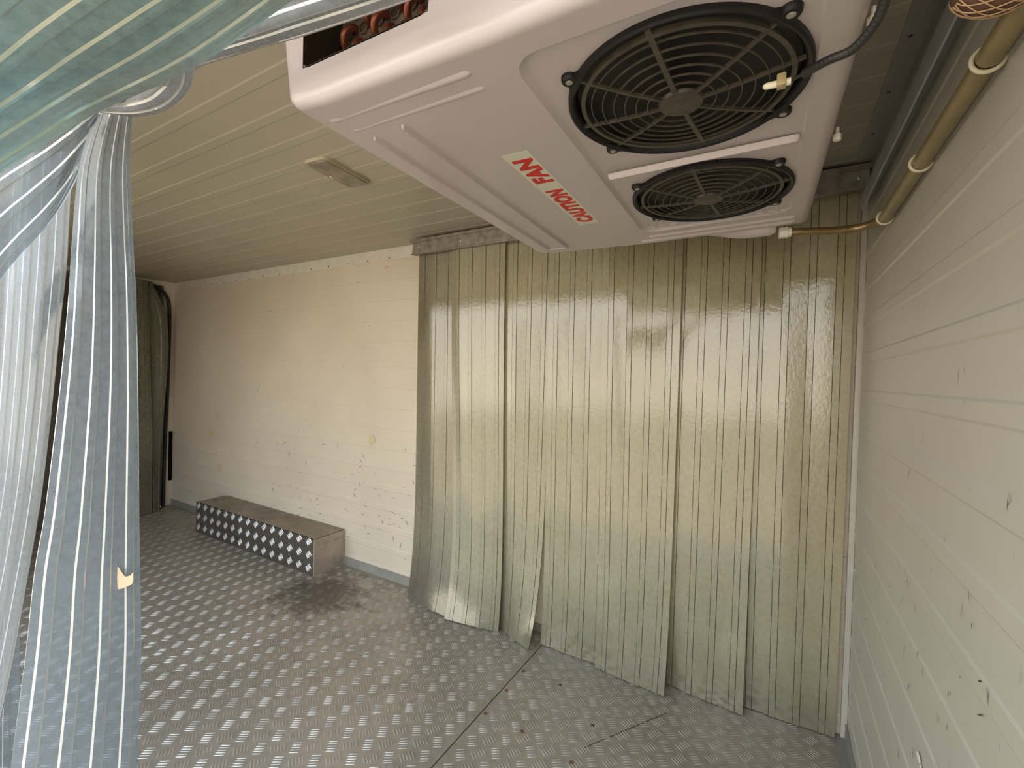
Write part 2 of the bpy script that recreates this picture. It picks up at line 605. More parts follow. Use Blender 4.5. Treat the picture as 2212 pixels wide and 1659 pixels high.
# floor: tread plate with raised bars
m_floor, nt, p, c = tread_mat('tread_plate_floor', (0.56, 0.495, 0.415), (0.31, 0.26, 0.195), 0.38)
m_bar, nt_b, p_b, c_b = tread_mat('tread_bar_worn', (0.70, 0.635, 0.555), (0.42, 0.36, 0.29), 0.28)


def oily_patch(nt, p, c):
    """spilled grime on the floor in front of the metal box"""
    n6 = noise(nt, 13.0, 8, (0.6, 1, 1), 0.8)
    tc = nd(nt, 'ShaderNodeTexCoord')
    mp = nd(nt, 'ShaderNodeVectorMath', operation='DISTANCE')
    nt.links.new(tc.outputs['Object'], mp.inputs[0])
    mp.inputs[1].default_value = (-1.95, 1.50, 0)
    mm = nd(nt, 'ShaderNodeMath', operation='MULTIPLY_ADD')
    nt.links.new(n6, mm.inputs[0])
    mm.inputs[1].default_value = -1.0
    nt.links.new(mp.outputs['Value'], mm.inputs[2])
    mr = nd(nt, 'ShaderNodeMapRange')
    for k, v in (('From Min', -0.38), ('From Max', -0.22), ('To Min', 0.75), ('To Max', 0.0)):
        mr.inputs[k].default_value = v
    nt.links.new(mm.outputs[0], mr.inputs['Value'])
    nt.links.new(mixc(nt, mr.outputs[0], c, (0.11, 0.085, 0.06)), p.inputs['Base Color'])


oily_patch(nt, p, c)
oily_patch(nt_b, p_b, c_b)


def floor_piece(name, x0, x1):
    us, vs, ts = lattice(x0, x1, YF, YB, 0.086, 0.0602)
    V, F = tread_bars(us, vs, ts)
    k0 = len(V)
    V += [(x0, YF - .25, 0), (x1, YF - .25, 0), (x1, YB, 0), (x0, YB, 0), (x0, YF - .25, -0.03), (x1, YF - .25, -0.03), (x1, YB, -0.03), (x0, YB, -0.03)]
    F += [tuple(k0 + i for i in f) for f in ((0, 1, 2, 3), (4, 7, 6, 5), (0, 4, 5, 1), (1, 5, 6, 2), (2, 6, 7, 3), (3, 7, 4, 0))]
    me = bpy.data.meshes.new(name)
    me.from_pydata(V, [], F)
    me.polygons.foreach_set('use_smooth', [i < len(F) - 6 for i in range(len(F))])
    me.polygons.foreach_set('material_index', [1 if i < len(F) - 6 else 0 for i in range(len(F))])
    return link(name, me, [m_floor, m_bar])


fl = floor_piece('floor', XL, -0.8195)
tag(fl, kind='structure')
fl2 = floor_piece('floor_front', -0.8155, XR)
tag(fl2, kind='structure')
sb = mbox('floor_underlay', (XL - .1, XR, YF - .25, YB, -0.06, -0.031), M_BLACKGAP)
tag(sb, kind='structure')

wb = rib_sheet('wall_back', (1, 0, 0), XL, XR, (0, 0, 1), 0.0, H, (0, YB, 0), (0, -1, 0), M_WALL, 0.112, 0.03, h=0.0012)
tag(wb, kind='structure')
wr = rib_sheet('wall_right', (0, 1, 0), YF - .25, YB, (0, 0, 1), 0.0, H, (XR, 0, 0), (-1, 0, 0), M_RIGHT, 0.112, 1.3045 - 0.112 * 11)
tag(wr, kind='structure')
ce = rib_sheet('ceiling', (1, 0, 0), XL, XR, (0, 1, 0), YF - .1, YB, (0, 0, H), (0, 0, -1), M_CEIL, 0.108, 0.601 - 0.108 * 4, h=0.0016)
tag(ce, kind='structure')

bm = bmesh.new()       # near wall, open side door around the camera widened to let in more light
box(bm, XL, DOOR0, YF - .10, YF, 0, H)
box(bm, DOOR0, DOOR1, YF - .10, YF, DOORH, H)
box(bm, DOOR1, XR, YF - .10, YF, 0, H)
tag(from_bm('wall_front', bm, M_TRIM), kind='structure')
bm = bmesh.new()       # rear end wall with its door opening
box(bm, XL - .05, XL, YF, 0.40, 0, H)
box(bm, XL - .05, XL, 1.722, YB, 0, H)
box(bm, XL - .05, XL, 0.40, 1.722, 1.765, H)
wl = tag(from_bm('wall_left', bm, M_WALL), kind='structure')
dr = mbox('door_1', (XL - .09, XL - .052, 0.38, 1.74, -.05, 1.79), simple('rear_door_skin', (0.10, 0.09, 0.07), 0.6))
tag(dr, kind='structure')

# trims
bm = bmesh.new()
box(bm, XL, -1.575, YB - 0.004, YB, H - 0.062, H - 0.001)
t1 = tag(from_bm('trim_1', bm, M_TRIM), kind='structure')
bm = bmesh.new()
for i in range(15):
    x = -4.0 + i * 0.166 * 1.0
    lathe(bm, [(0.0, 0.0022), (0.0034, 0.0016), (0.0045, 0.0)], 10, (0, 0, 0))
    vs = [v for v in bm.verts][-30:]
    for v in vs:
        v.co = Vector((x + v.co.x, YB - 0.004 - v.co.z, H - 0.052 + v.co.y))
from_bm('screw_heads', bm, M_DARKSCREW, t1)
t = mbox('baseboard_back', (XL, -1.3, YB - 0.006, YB, 0, 0.048), M_GREY)
tag(t, kind='structure')
t = mbox('baseboard_gap', (-1.0, -0.5, YB - 0.006, YB, 0, 0.035), M_GREY)
t.name = 'baseboard_side'
tag(t, kind='structure')
bm = bmesh.new()
box(bm, XR - 0.006, XR, YF, YB, 0, 0.05)
box(bm, XR - 0.030, XR, YF, YB, 0, 0.0025)
tag(from_bm('baseboard_right', bm, M_GREY), kind='structure')
bm = bmesh.new()
box(bm, XR - 0.018, XR, YB - 0.014, YB, 0, 1.78, bev=0.004)
tag(from_bm('trim_2', bm, M_RIGHT, smooth=35), kind='structure')

# ceiling flashing with old screw marks, cove and bracket along the right wall
fl3 = tag(mbox('trim_3', (0.181, XR, YF, YB - .07, H - 0.006, H - 0.002), M_FLASH), kind='structure')
bm = bmesh.new()
for y in (0.93, 1.128, 1.322, 1.519):
    lathe(bm, [(0.0, -0.0006), (0.0042, 0.0)], 12, (0.196, y, H - 0.0061))
sm = from_bm('screw_mark', bm, M_MARK, fl3)
cov = tag(mbox('trim_4', (XR - 0.008, XR, YF, YB - .02, 1.70, H - .006), M_FLASH), kind='structure')
bm = bmesh.new()
box(bm, XR - 0.011, XR - 0.007, YF, YB - .03, 1.742, 1.746)
for y in (1.02, 1.25, 1.45):
    lathe(bm, [(0.0, -0.0006), (0.0035, 0.0)], 10, (0, 0, 0))
    for v in bm.verts[-20:] if False else list(bm.verts)[-20:]:
        v.co = Vector((XR - 0.0085 + v.co.z, y + v.co.x, 1.765 + v.co.y))
from_bm('seam_bead', bm, M_FLASH, cov)
bm = bmesh.new()
box(bm, XR - 0.028, XR, YF + .02, 1.70, 1.694, 1.698)
box(bm, XR - 0.029, XR - 0.0252, YF + .02, 1.70, 1.652, 1.698)
tag(from_bm('trim_5', bm, M_BRACKET), kind='structure')

# loose wall marks are part of the wall surface
bm = bmesh.new()


def blob(bm, cx, cz, w, h, seed, mi=0):
    rnd = random.Random(seed)
    n = 14
    vs = []
    for k in range(n):
        a = 2 * PI * k / n
        q = 0.65 + 0.5 * rnd.random()
        vs.append(bm.verts.new((cx + w * q * math.cos(a), YB - 0.0022, cz + h * q * math.sin(a))))
    bm.faces.new(vs).material_index = mi


for i, (x, z, w, h) in enumerate(((-1.948, 0.747, 0.026, 0.04), (-3.56, 0.765, 0.03, 0.022), (-3.65, 0.637, 0.035, 0.03), (-3.566, 0.50, 0.022, 0.007), (-3.516, 0.393, 0.036, 0.036), (-1.86, 1.70, 0.02, 0.007))):
    blob(bm, x, z, w, h, i)
from_bm('glue_residue', bm, M_GLUE, wb)
bm = bmesh.new()
rnd = random.Random(3)
for i in range(95):
    x = rnd.uniform(-2.9, -1.62)
    z = 0.12 + abs(rnd.gauss(0, 0.28))
    if z > 0.85:
        continue
    L = rnd.uniform(0.004, 0.024)
    a = rnd.gauss(0, 0.9)
    w = rnd.uniform(0.0006, 0.0018)
    d = Vector((math.cos(a), 0, math.sin(a))) * L
    q = Vector((-math.sin(a), 0, math.cos(a))) * w
    c0 = Vector((x, YB - 0.0016, z))
    bm.faces.new([bm.verts.new(c0 + v) for v in (-d, q, d, -q)])
from_bm('scuff_marks', bm, M_MARK, wb)
bm = bmesh.new()
for i in range(150):
    y = rnd.uniform(0.5, 1.7)
    z = rnd.uniform(0.08, 0.78) if rnd.random() < 0.92 else rnd.uniform(0.8, 1.1)
    L = rnd.uniform(0.003, 0.016)
    a = rnd.gauss(PI / 2, 0.5)
    w = rnd.uniform(0.0004, 0.0015)
    d = Vector((0, math.cos(a), math.sin(a))) * L
    q = Vector((0, -math.sin(a), math.cos(a))) * w
    c0 = Vector((XR - 0.0028, y, z))
    bm.faces.new([bm.verts.new(c0 + v) for v in (-d, q, d, -q)])
from_bm('scuff_marks', bm, M_MARK, wr)
bm = bmesh.new()
for i, (y, z, w, h) in enumerate(((1.775, 0.55, 0.008, 0.02), (1.745, 0.525, 0.008, 0.016), (1.0, 0.507, 0.014, 0.007), (0.985, 0.50, 0.008, 0.004), (1.30, 0.455, 0.003, 0.005))):
    rr = random.Random(i)
    bm.faces.new([bm.verts.new((XR - 0.0031, y + w * (0.6 + 0.5 * rr.random()) * math.cos(k * PI / 5), z + h * (0.6 + 0.5 * rr.random()) * math.sin(k * PI / 5))) for k in range(10)])
from_bm('paint_chips', bm, M_CHIP, wr)


# floor screws, each countable
for i, (x, y, m_) in enumerate(((-0.800, 1.391, M_RUST), (-0.663, 1.257, M_RUST), (-0.483, 1.234, M_RUST), (-0.650, 1.522, M_DARKSCREW), (-0.481, 1.402, M_DARKSCREW), (-0.800, 1.517, M_DARKSCREW), (-0.803, 1.258, M_RUST))):
    bm = bmesh.new()
    lathe(bm, [(0.0, 0.0012), (0.0022, 0.0012), (0.0032, 0.0022), (0.0062, 0.0016), (0.0072, 0.0)], 16)
    o = from_bm('floor_screw', bm, m_, fl2, 40)
    o.location = (x, y, 0.0)
bm = bmesh.new()
a, b = Vector((-0.287, 1.59, 0.0004)), Vector((-0.471, 1.304, 0.0004))
q = Vector((0.0012, -0.0008, 0))
bm.faces.new([bm.verts.new(v) for v in (a - q, a + q, b + q, b - q)])
from_bm('scratch', bm, M_MARK, fl2)

# ------------------------------------------------------------------ wheel box of tread plate by the back wall
X0, X1, Y0, ZT = -3.41, -2.15, 1.592, 0.205
wbx = empty('wheel_arch_box', (-2.78, 1.70, 0), label='long low tread-plate metal box on the floor against the cream wall', cat='box')
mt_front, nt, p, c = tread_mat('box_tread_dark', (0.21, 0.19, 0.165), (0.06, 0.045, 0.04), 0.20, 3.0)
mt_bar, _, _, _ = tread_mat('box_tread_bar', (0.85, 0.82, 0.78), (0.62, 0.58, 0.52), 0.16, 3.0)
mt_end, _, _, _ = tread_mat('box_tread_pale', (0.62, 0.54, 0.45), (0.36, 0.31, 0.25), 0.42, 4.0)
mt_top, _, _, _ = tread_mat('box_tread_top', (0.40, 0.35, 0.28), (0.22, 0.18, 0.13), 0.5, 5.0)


def tread_panel(name, P0, U, Vv, N, lu, lv, mats, a, b, th=0.002, off=(0, 0), types=(1, -1), h=0.0013, **kw):
    us, vs, ts = lattice(off[0], lu + off[0], off[1], lv + off[1], a, b, types, 0.018)
    us = [u - off[0] for u in us]
    vs = [v - off[1] for v in vs]
    Vl, F = tread_bars(us, vs, ts, h=h, **kw)
    nb = len(F)
    k0 = len(Vl)
    Vl += [(0, 0, 0), (lu, 0, 0), (lu, lv, 0), (0, lv, 0), (0, 0, -th), (lu, 0, -th), (lu, lv, -th), (0, lv, -th)]
    F += [tuple(k0 + i for i in f) for f in ((0, 1, 2, 3), (4, 7, 6, 5), (0, 4, 5, 1), (1, 5, 6, 2), (2, 6, 7, 3), (3, 7, 4, 0))]
    P0, U, Vv, N = Vector(P0), Vector(U), Vector(Vv), Vector(N)
    me = bpy.data.meshes.new(name)
    me.from_pydata([tuple(P0 + U * x + Vv * y + N * z) for x, y, z in Vl], [], F)
    me.polygons.foreach_set('use_smooth', [i < nb for i in range(len(F))])
    if isinstance(mats, (list, tuple)):
        me.polygons.foreach_set('material_index', [1 if i < nb else 0 for i in range(len(F))])
    o = link(name, me, mats, wbx)
    o.matrix_parent_inverse = Matrix.Translation(-Vector(wbx.location))
    return o


tread_panel('front_panel', (X0, Y0, 0.0), (1, 0, 0), (0, 0, 1), (0, -1, 0), X1 - X0, ZT, [mt_front, mt_bar], 0.0842, 0.0722, off=(-0.032, -0.038), types=(1,), ang=-50.0, hl=0.0195, pitch=0.0094, hw=0.0019, h=0.0022)
tread_panel('end_panel', (X1, Y0, 0.0), (0, 1, 0), (0, 0, 1), (1, 0, 0), YB - Y0 - 0.001, ZT, mt_end, 0.086, 0.0602, off=(0.01, 0.02))
tread_panel('top_panel', (X0, Y0, ZT), (1, 0, 0), (0, 1, 0), (0, 0, 1), X1 - X0, YB - Y0 - 0.001, mt_top, 0.086, 0.0602, h=0.0005)
bm = bmesh.new()
for a_, b_ in (((X1 + .0012, Y0, ZT - 0.042), (X1 + .0012, YB - .004, ZT - 0.042)),):
    box(bm, a_[0] - .001, a_[0] + .0018, Y0 + .03, YB - .006, ZT - 0.044, ZT - 0.041)
box(bm, X1 - .001, X1 + .0022, YB - .012, YB - .001, 0.0, ZT + .003)
box(bm, X1 - .003, X1 + .002, Y0 - .0022, Y0 + .002, 0.0, ZT)
o = from_bm('folded_edge', bm, mt_end, wbx)
o.matrix_parent_inverse = Matrix.Translation(-Vector(wbx.location))

# ------------------------------------------------------------------ ceiling lamp
lamp = empty('ceiling_lamp', (-1.303, 1.03, H), rz=math.radians(4), label='small rectangular grimy unlit lamp on the ribbed ceiling', cat='lamp')


def rrect(bm, hx, hy, r, z0, z1, inset=0.0, seg=8, mi=0):
    lo, hi = [], []
    for cx, cy, a0 in ((hx - r, hy - r, 0), (-hx + r, hy - r, 90), (-hx + r, -hy + r, 180), (hx - r, -hy + r, 270)):
        for k in range(seg + 1):
            a = math.radians(a0 + 90 * k / seg)
            lo.append((cx + r * math.cos(a), cy + r * math.sin(a)))
            hi.append((cx + (r - inset) * math.cos(a), cy + (r - inset) * math.sin(a)))
    A = [bm.verts.new((x, y, z0)) for x, y in lo]
    B = [bm.verts.new((x, y, z1)) for x, y in hi]
    n = len(A)
    for k in range(n):
        bm.faces.new((A[k], A[(k + 1) % n], B[(k + 1) % n], B[k])).material_index = mi
    bm.faces.new(A).material_index = mi
    bm.faces.new(B).material_index = mi


bm = bmesh.new()
rrect(bm, 0.054, 0.106, 0.026, 0.0, -0.009, 0.003)
from_bm('lamp_base', bm, M_LAMPBASE, lamp, 35)
bm = bmesh.new()
rrect(bm, 0.048, 0.100, 0.022, -0.008, -0.013, 0.006)
from_bm('diffuser', bm, M_LAMP, lamp, 35)
bm = bmesh.new()
rrect(bm, 0.005, 0.009, 0.004, -0.011, -0.016, 0.002)
o = from_bm('switch', bm, M_CLIP, lamp, 35)
o.location = (-0.032, 0.0, 0)
# ------------------------------------------------------------------ evaporator unit under the ceiling
UX, UY = -0.33, 0.46
unit = empty('evaporator_unit', (UX, UY, H), rz=math.radians(1.6), label='large white moulded cooling unit with two black fans hung under the ceiling', cat='cooling unit')
ZB = 1.54 - H           # underside in unit space
x_l, x_r, y_n, y_f = -0.372, 0.412, 0.0, 0.955


def evaluated(o):
    bpy.context.view_layer.update()
    me = bpy.data.meshes.new_from_object(o.evaluated_get(bpy.context.evaluated_depsgraph_get()))
    return me


def cutter(bm):
    me = bpy.data.meshes.new('c')
    bmesh.ops.recalc_face_normals(bm, faces=bm.faces)
    bm.to_mesh(me)
    bm.free()
    o = bpy.data.objects.new('c', me)
    C.objects.link(o)
    return o


def frustum(bm, x0, x1, y0, y1, z0, z1, ins, r=0.03, seg=6):
    """rounded rectangle at z0 narrowing by ins at z1"""
    def loop(i, z):
        out = []
        for cx, cy, a0 in ((x1 - i - r, y1 - i - r, 0), (x0 + i + r, y1 - i - r, 90), (x0 + i + r, y0 + i + r, 180), (x1 - i - r, y0 + i + r, 270)):
            for k in range(seg + 1):
                a = math.radians(a0 + 90 * k / seg)
                out.append(bm.verts.new((cx + r * math.cos(a), cy + r * math.sin(a), z)))
        return out
    levels = [(0, z0)]
    for k in range(1, 7):
        t_ = k / 6
        levels.append((ins * t_, z0 + (z1 - z0) * (3 * t_ * t_ - 2 * t_ ** 3)))
    L = [loop(*l) for l in levels]
    n = len(L[0])
    for A, B in zip(L[:-1], L[1:]):
        for k in range(n):
            bm.faces.new((A[k], A[(k + 1) % n], B[(k + 1) % n], B[k]))
    bm.faces.new(L[0])
    bm.faces.new(L[-1])


bm = bmesh.new()
prof = [(x_l - 0.055, -0.002), (x_l, ZB + 0.012), (-0.30, ZB + 0.004), (0.0, ZB), (x_r, ZB + 0.008), (x_r + 0.012, -0.002)]
A = [bm.verts.new((x, y_n - (0.0 if z < -0.05 else -0.012), z)) for x, z in prof]
B = [bm.verts.new((x, y_f, z)) for x, z in prof]
n = len(A)
for k in range(n):
    bm.faces.new((A[k], A[(k + 1) % n], B[(k + 1) % n], B[k]))
bm.faces.new(A)
bm.faces.new(B)
bmesh.ops.recalc_face_normals(bm, faces=bm.faces)
body = cutter(bm)
md = body.modifiers.new('b', 'BEVEL')
md.width = 0.020
md.segments = 8
md.limit_method = 'ANGLE'
md.angle_limit = math.radians(40)
cut = []
bm = bmesh.new()      # recessed fan panel
frustum(bm, -0.005, x_r - 0.022, 0.035, 0.855, ZB - 0.02, ZB + 0.010, 0.028, 0.04)
# widen the mouth below the surface only
cut.append(cutter(bm))
FAN = [(0.200, 0.240), (0.200, 0.640)]
for fx, fy in FAN:
    bm = bmesh.new()
    lathe(bm, [(0.1575, ZB - 0.03), (0.1575, ZB + 0.10)], 64, (fx, fy, 0))
    cut.append(cutter(bm))
bm = bmesh.new()      # window in the near end face
box(bm, -0.335, -0.083, -0.05, 0.11, ZB + 0.062, ZB + 0.235)
bmesh.ops.bevel(bm, geom=[e for e in bm.edges if abs(e.verts[0].co.y - e.verts[1].co.y) > 0.05], offset=0.014, segments=5, profile=0.5, affect='EDGES')
cut.append(cutter(bm))
for co in cut:
    md = body.modifiers.new('x', 'BOOLEAN')
    md.object = co
    md.operation = 'DIFFERENCE'
    md.solver = 'EXACT'
me = evaluated(body)
for o in cut + [body]:
    bpy.data.objects.remove(o)
bm = bmesh.new()
bm.from_mesh(me)
dn = Vector((0, 0, -1))


def zs(x):            # underside height at x
    return ZB + (0.012 + (x - x_l) * (0.004 - 0.012) / (-0.30 - x_l) if x < -0.30 else (0.004 - (x + 0.30) * 0.004 / 0.30 if x < 0 else x * 0.008 / x_r))


def rdg(x0, y0, x1, y1, w, h):
    ridge(bm, (x0, y0, zs(x0) + 0.0004), (x1, y1, zs(x1) + 0.0004), w, h)


rdg(-0.335, 0.058, -0.045, 0.050, 0.011, 0.0045)
rdg(-0.320, 0.094, -0.045, 0.086, 0.009, 0.0035)
rdg(-0.225, 0.110, -0.235, 0.885, 0.0045, 0.009)
rdg(-0.300, 0.120, -0.300, 0.885, 0.0045, 0.008)
rdg(-0.305, 0.893, -0.235, 0.893, 0.006, 0.005)
rdg(0.03, 0.438, x_r - 0.05, 0.438, 0.0055, 0.0105)
rdg(0.02, 0.872, x_r - 0.03, 0.872, 0.010, 0.006)
rdg(-0.01, 0.905, x_r - 0.03, 0.905, 0.010, 0.007)
for k, x in enumerate((0.03, 0.058, 0.085, 0.112, 0.14, 0.175, 0.205, 0.235, 0.262, 0.29, 0.318, 0.345)):
    ridge(bm, (x, 0.818, ZB + 0.0095), (x + 0.017, 0.818, ZB + 0.0095), 0.0022, 0.0022, n=8, m=4)
me2 = bpy.data.meshes.new('shell')
bm.to_mesh(me2)
bm.free()
me2.polygons.foreach_set('use_smooth', [True] * len(me2.polygons))
me2.set_sharp_from_angle(angle=math.radians(38))
shell = link('shell', me2, M_SHELL, unit)
shell.modifiers.new('w', 'WEIGHTED_NORMAL').keep_sharp = True

# drain spout on the far side
bm = bmesh.new()
ring_prev = None
for i in range(15):
    u = i / 14
    x = 0.14 + 0.20 * u
    k = 0.5 - 0.5 * math.cos(PI * min(1, u * 1.5))
    yy = y_f - 0.035 + 0.055 * k
    rz_, ry_ = 0.018 + 0.008 * k, 0.024
    if i == 14:
        rz_, ry_ = rz_ * 0.72, ry_ * 0.72
    ring = [bm.verts.new((x, yy + ry_ * math.cos(2 * PI * j / 16), ZB + 0.020 + rz_ * math.sin(2 * PI * j / 16))) for j in range(16)]
    if ring_prev:
        for j in range(16):
            bm.faces.new((ring_prev[j], ring_prev[(j + 1) % 16], ring[(j + 1) % 16], ring[j]))
    else:
        bm.faces.new(ring)
    ring_prev = ring
bm.faces.new(list(reversed(ring_prev)))
from_bm('drain_spout', bm, M_SHELL, unit, 50)
# warning sticker
lb = bpy.data.meshes.new('warning_sticker')
bm = bmesh.new()
sx0, sx1, sy0, sy1 = -0.128, -0.072, 0.275, 0.700
for f in range(1):
    v = [bm.verts.new((x, y, zs(x) - 0.0006)) for x, y in ((sx0, sy0), (sx1, sy0), (sx1, sy1), (sx0, sy1))]
    w = [bm.verts.new((q.co.x, q.co.y, q.co.z + 0.0005)) for q in v]
    bm.faces.new(v)
    bm.faces.new(w)
    for k in range(4):
        bm.faces.new((v[k], v[(k + 1) % 4], w[(k + 1) % 4], w[k]))
st = from_bm('warning_sticker', bm, M_LABEL, unit)
st['label'] = 'pale sticker reading CAUTION FAN in red'
for word, y_mid, wlen in (('CAUTION', 0.568, 0.222), ('FAN', 0.358, 0.112)):
    tm = text_mesh(word, 0.060, 0.0003, 0.0030)
    xs = [v.co.x for v in tm.vertices]
    ys = [v.co.y for v in tm.vertices]
    wx, wy = max(xs) - min(xs), max(ys) - min(ys)
    cx, cy = (max(xs) + min(xs)) / 2, (max(ys) + min(ys)) / 2
    for v in tm.vertices:
        a = (v.co.x - cx) / wx * wlen
        b = (v.co.y - cy) / wy * 0.043
        v.co = Vector((-0.099 - b, y_mid - a, zs(-0.1) - 0.0010 + v.co.z * -1))
    tm.name = 'red_word'
    link('red_word', tm, M_RED, st)

# coil behind the window
bm = bmesh.new()
box(bm, -0.338, -0.080, 0.002, 0.112, ZB + 0.060, ZB + 0.238)
bm.faces.ensure_lookup_table()
kill = [f for f in bm.faces if abs(f.calc_center_median().y - 0.002) < 1e-4]
bmesh.ops.delete(bm, geom=kill, context='FACES')
for v in bm.verts:
    v.co.x = -0.209 + (v.co.x + 0.209) * 0.97
    v.co.z = (ZB + .149) + (v.co.z - ZB - .149) * 0.96
bmesh.ops.solidify(bm, geom=bm.faces[:], thickness=0.001)
from_bm('coil_chamber', bm, M_DARKMET, unit)
bm = bmesh.new()
box(bm, -0.330, -0.085, 0.074, 0.078, ZB + 0.064, ZB + 0.232)
for x, z in [(-0.312 + 0.0345 * i + 0.017 * (j % 2), ZB + 0.100 + 0.028 * j) for i in range(7) for j in range(4) if -0.312 + 0.0345 * i + 0.017 * (j % 2) < -0.1]:
    k0 = len(bm.verts)
    lathe(bm, [(0.0105, 0.0), (0.0105, 0.003), (0.0085, 0.003), (0.0085, 0.0)], 14, (0, 0, 0))
    for v in list(bm.verts)[k0:]:
        v.co = Vector((x + v.co.x, 0.074 - v.co.z, z + v.co.y))
from_bm('coil_plate', bm, M_COIL, unit, 40)
for i, (x, z, dx, dz) in enumerate([(-0.312, 0.128, 0.0175, 0.028), (-0.2775, 0.128, 0.0, -0.028), (-0.243, 0.128, 0.0175, 0.028), (-0.2085, 0.128, 0.0, -0.028), (-0.174, 0.128, 0.0175, 0.028), (-0.260, 0.156, 0.0175, 0.028), (-0.1395, 0.128, 0.0, -0.028), (-0.2255, 0.156, -0.0, 0.03), (-0.191, 0.156, 0.0175, 0.028), (-0.145, 0.156, 0.0, 0.03)]):
    bm = bmesh.new()
    p0, p1 = Vector((x, 0.077, ZB + z)), Vector((x + dx, 0.077, ZB + z + dz))
    mid = (p0 + p1) / 2 + Vector((0, -0.022, 0))
    tube(bm, [p0, p0 + Vector((0, -0.012, 0)), mid, p1 + Vector((0, -0.012, 0)), p1], 0.0062, 12, 18)
    from_bm('return_bend', bm, M_COPPER, unit, 50)

# hanging bolts and centre screw
for x, y in ((x_r + 0.008, 0.21), (x_r + 0.008, 0.50)):
    bm = bmesh.new()
    lathe(bm, [(0.0, -0.006), (0.006, -0.006), (0.0065, -0.004), (0.0065, 0.004), (0.003, 0.004), (0.003, 0.016), (0.0, 0.016)], 6, (0, 0, 0))
    o = from_bm('mounting_bolt', bm, M_NUT, unit)
    o.location = (x, y, ZB + 0.02)
bm = bmesh.new()
lathe(bm, [(0.0, -0.004), (0.004, -0.004), (0.006, -0.001), (0.006, 0.001)], 12)
o = from_bm('centre_screw', bm, M_SCREW, unit, 40)
o.location = (0.20, 0.415, ZB + 0.009)


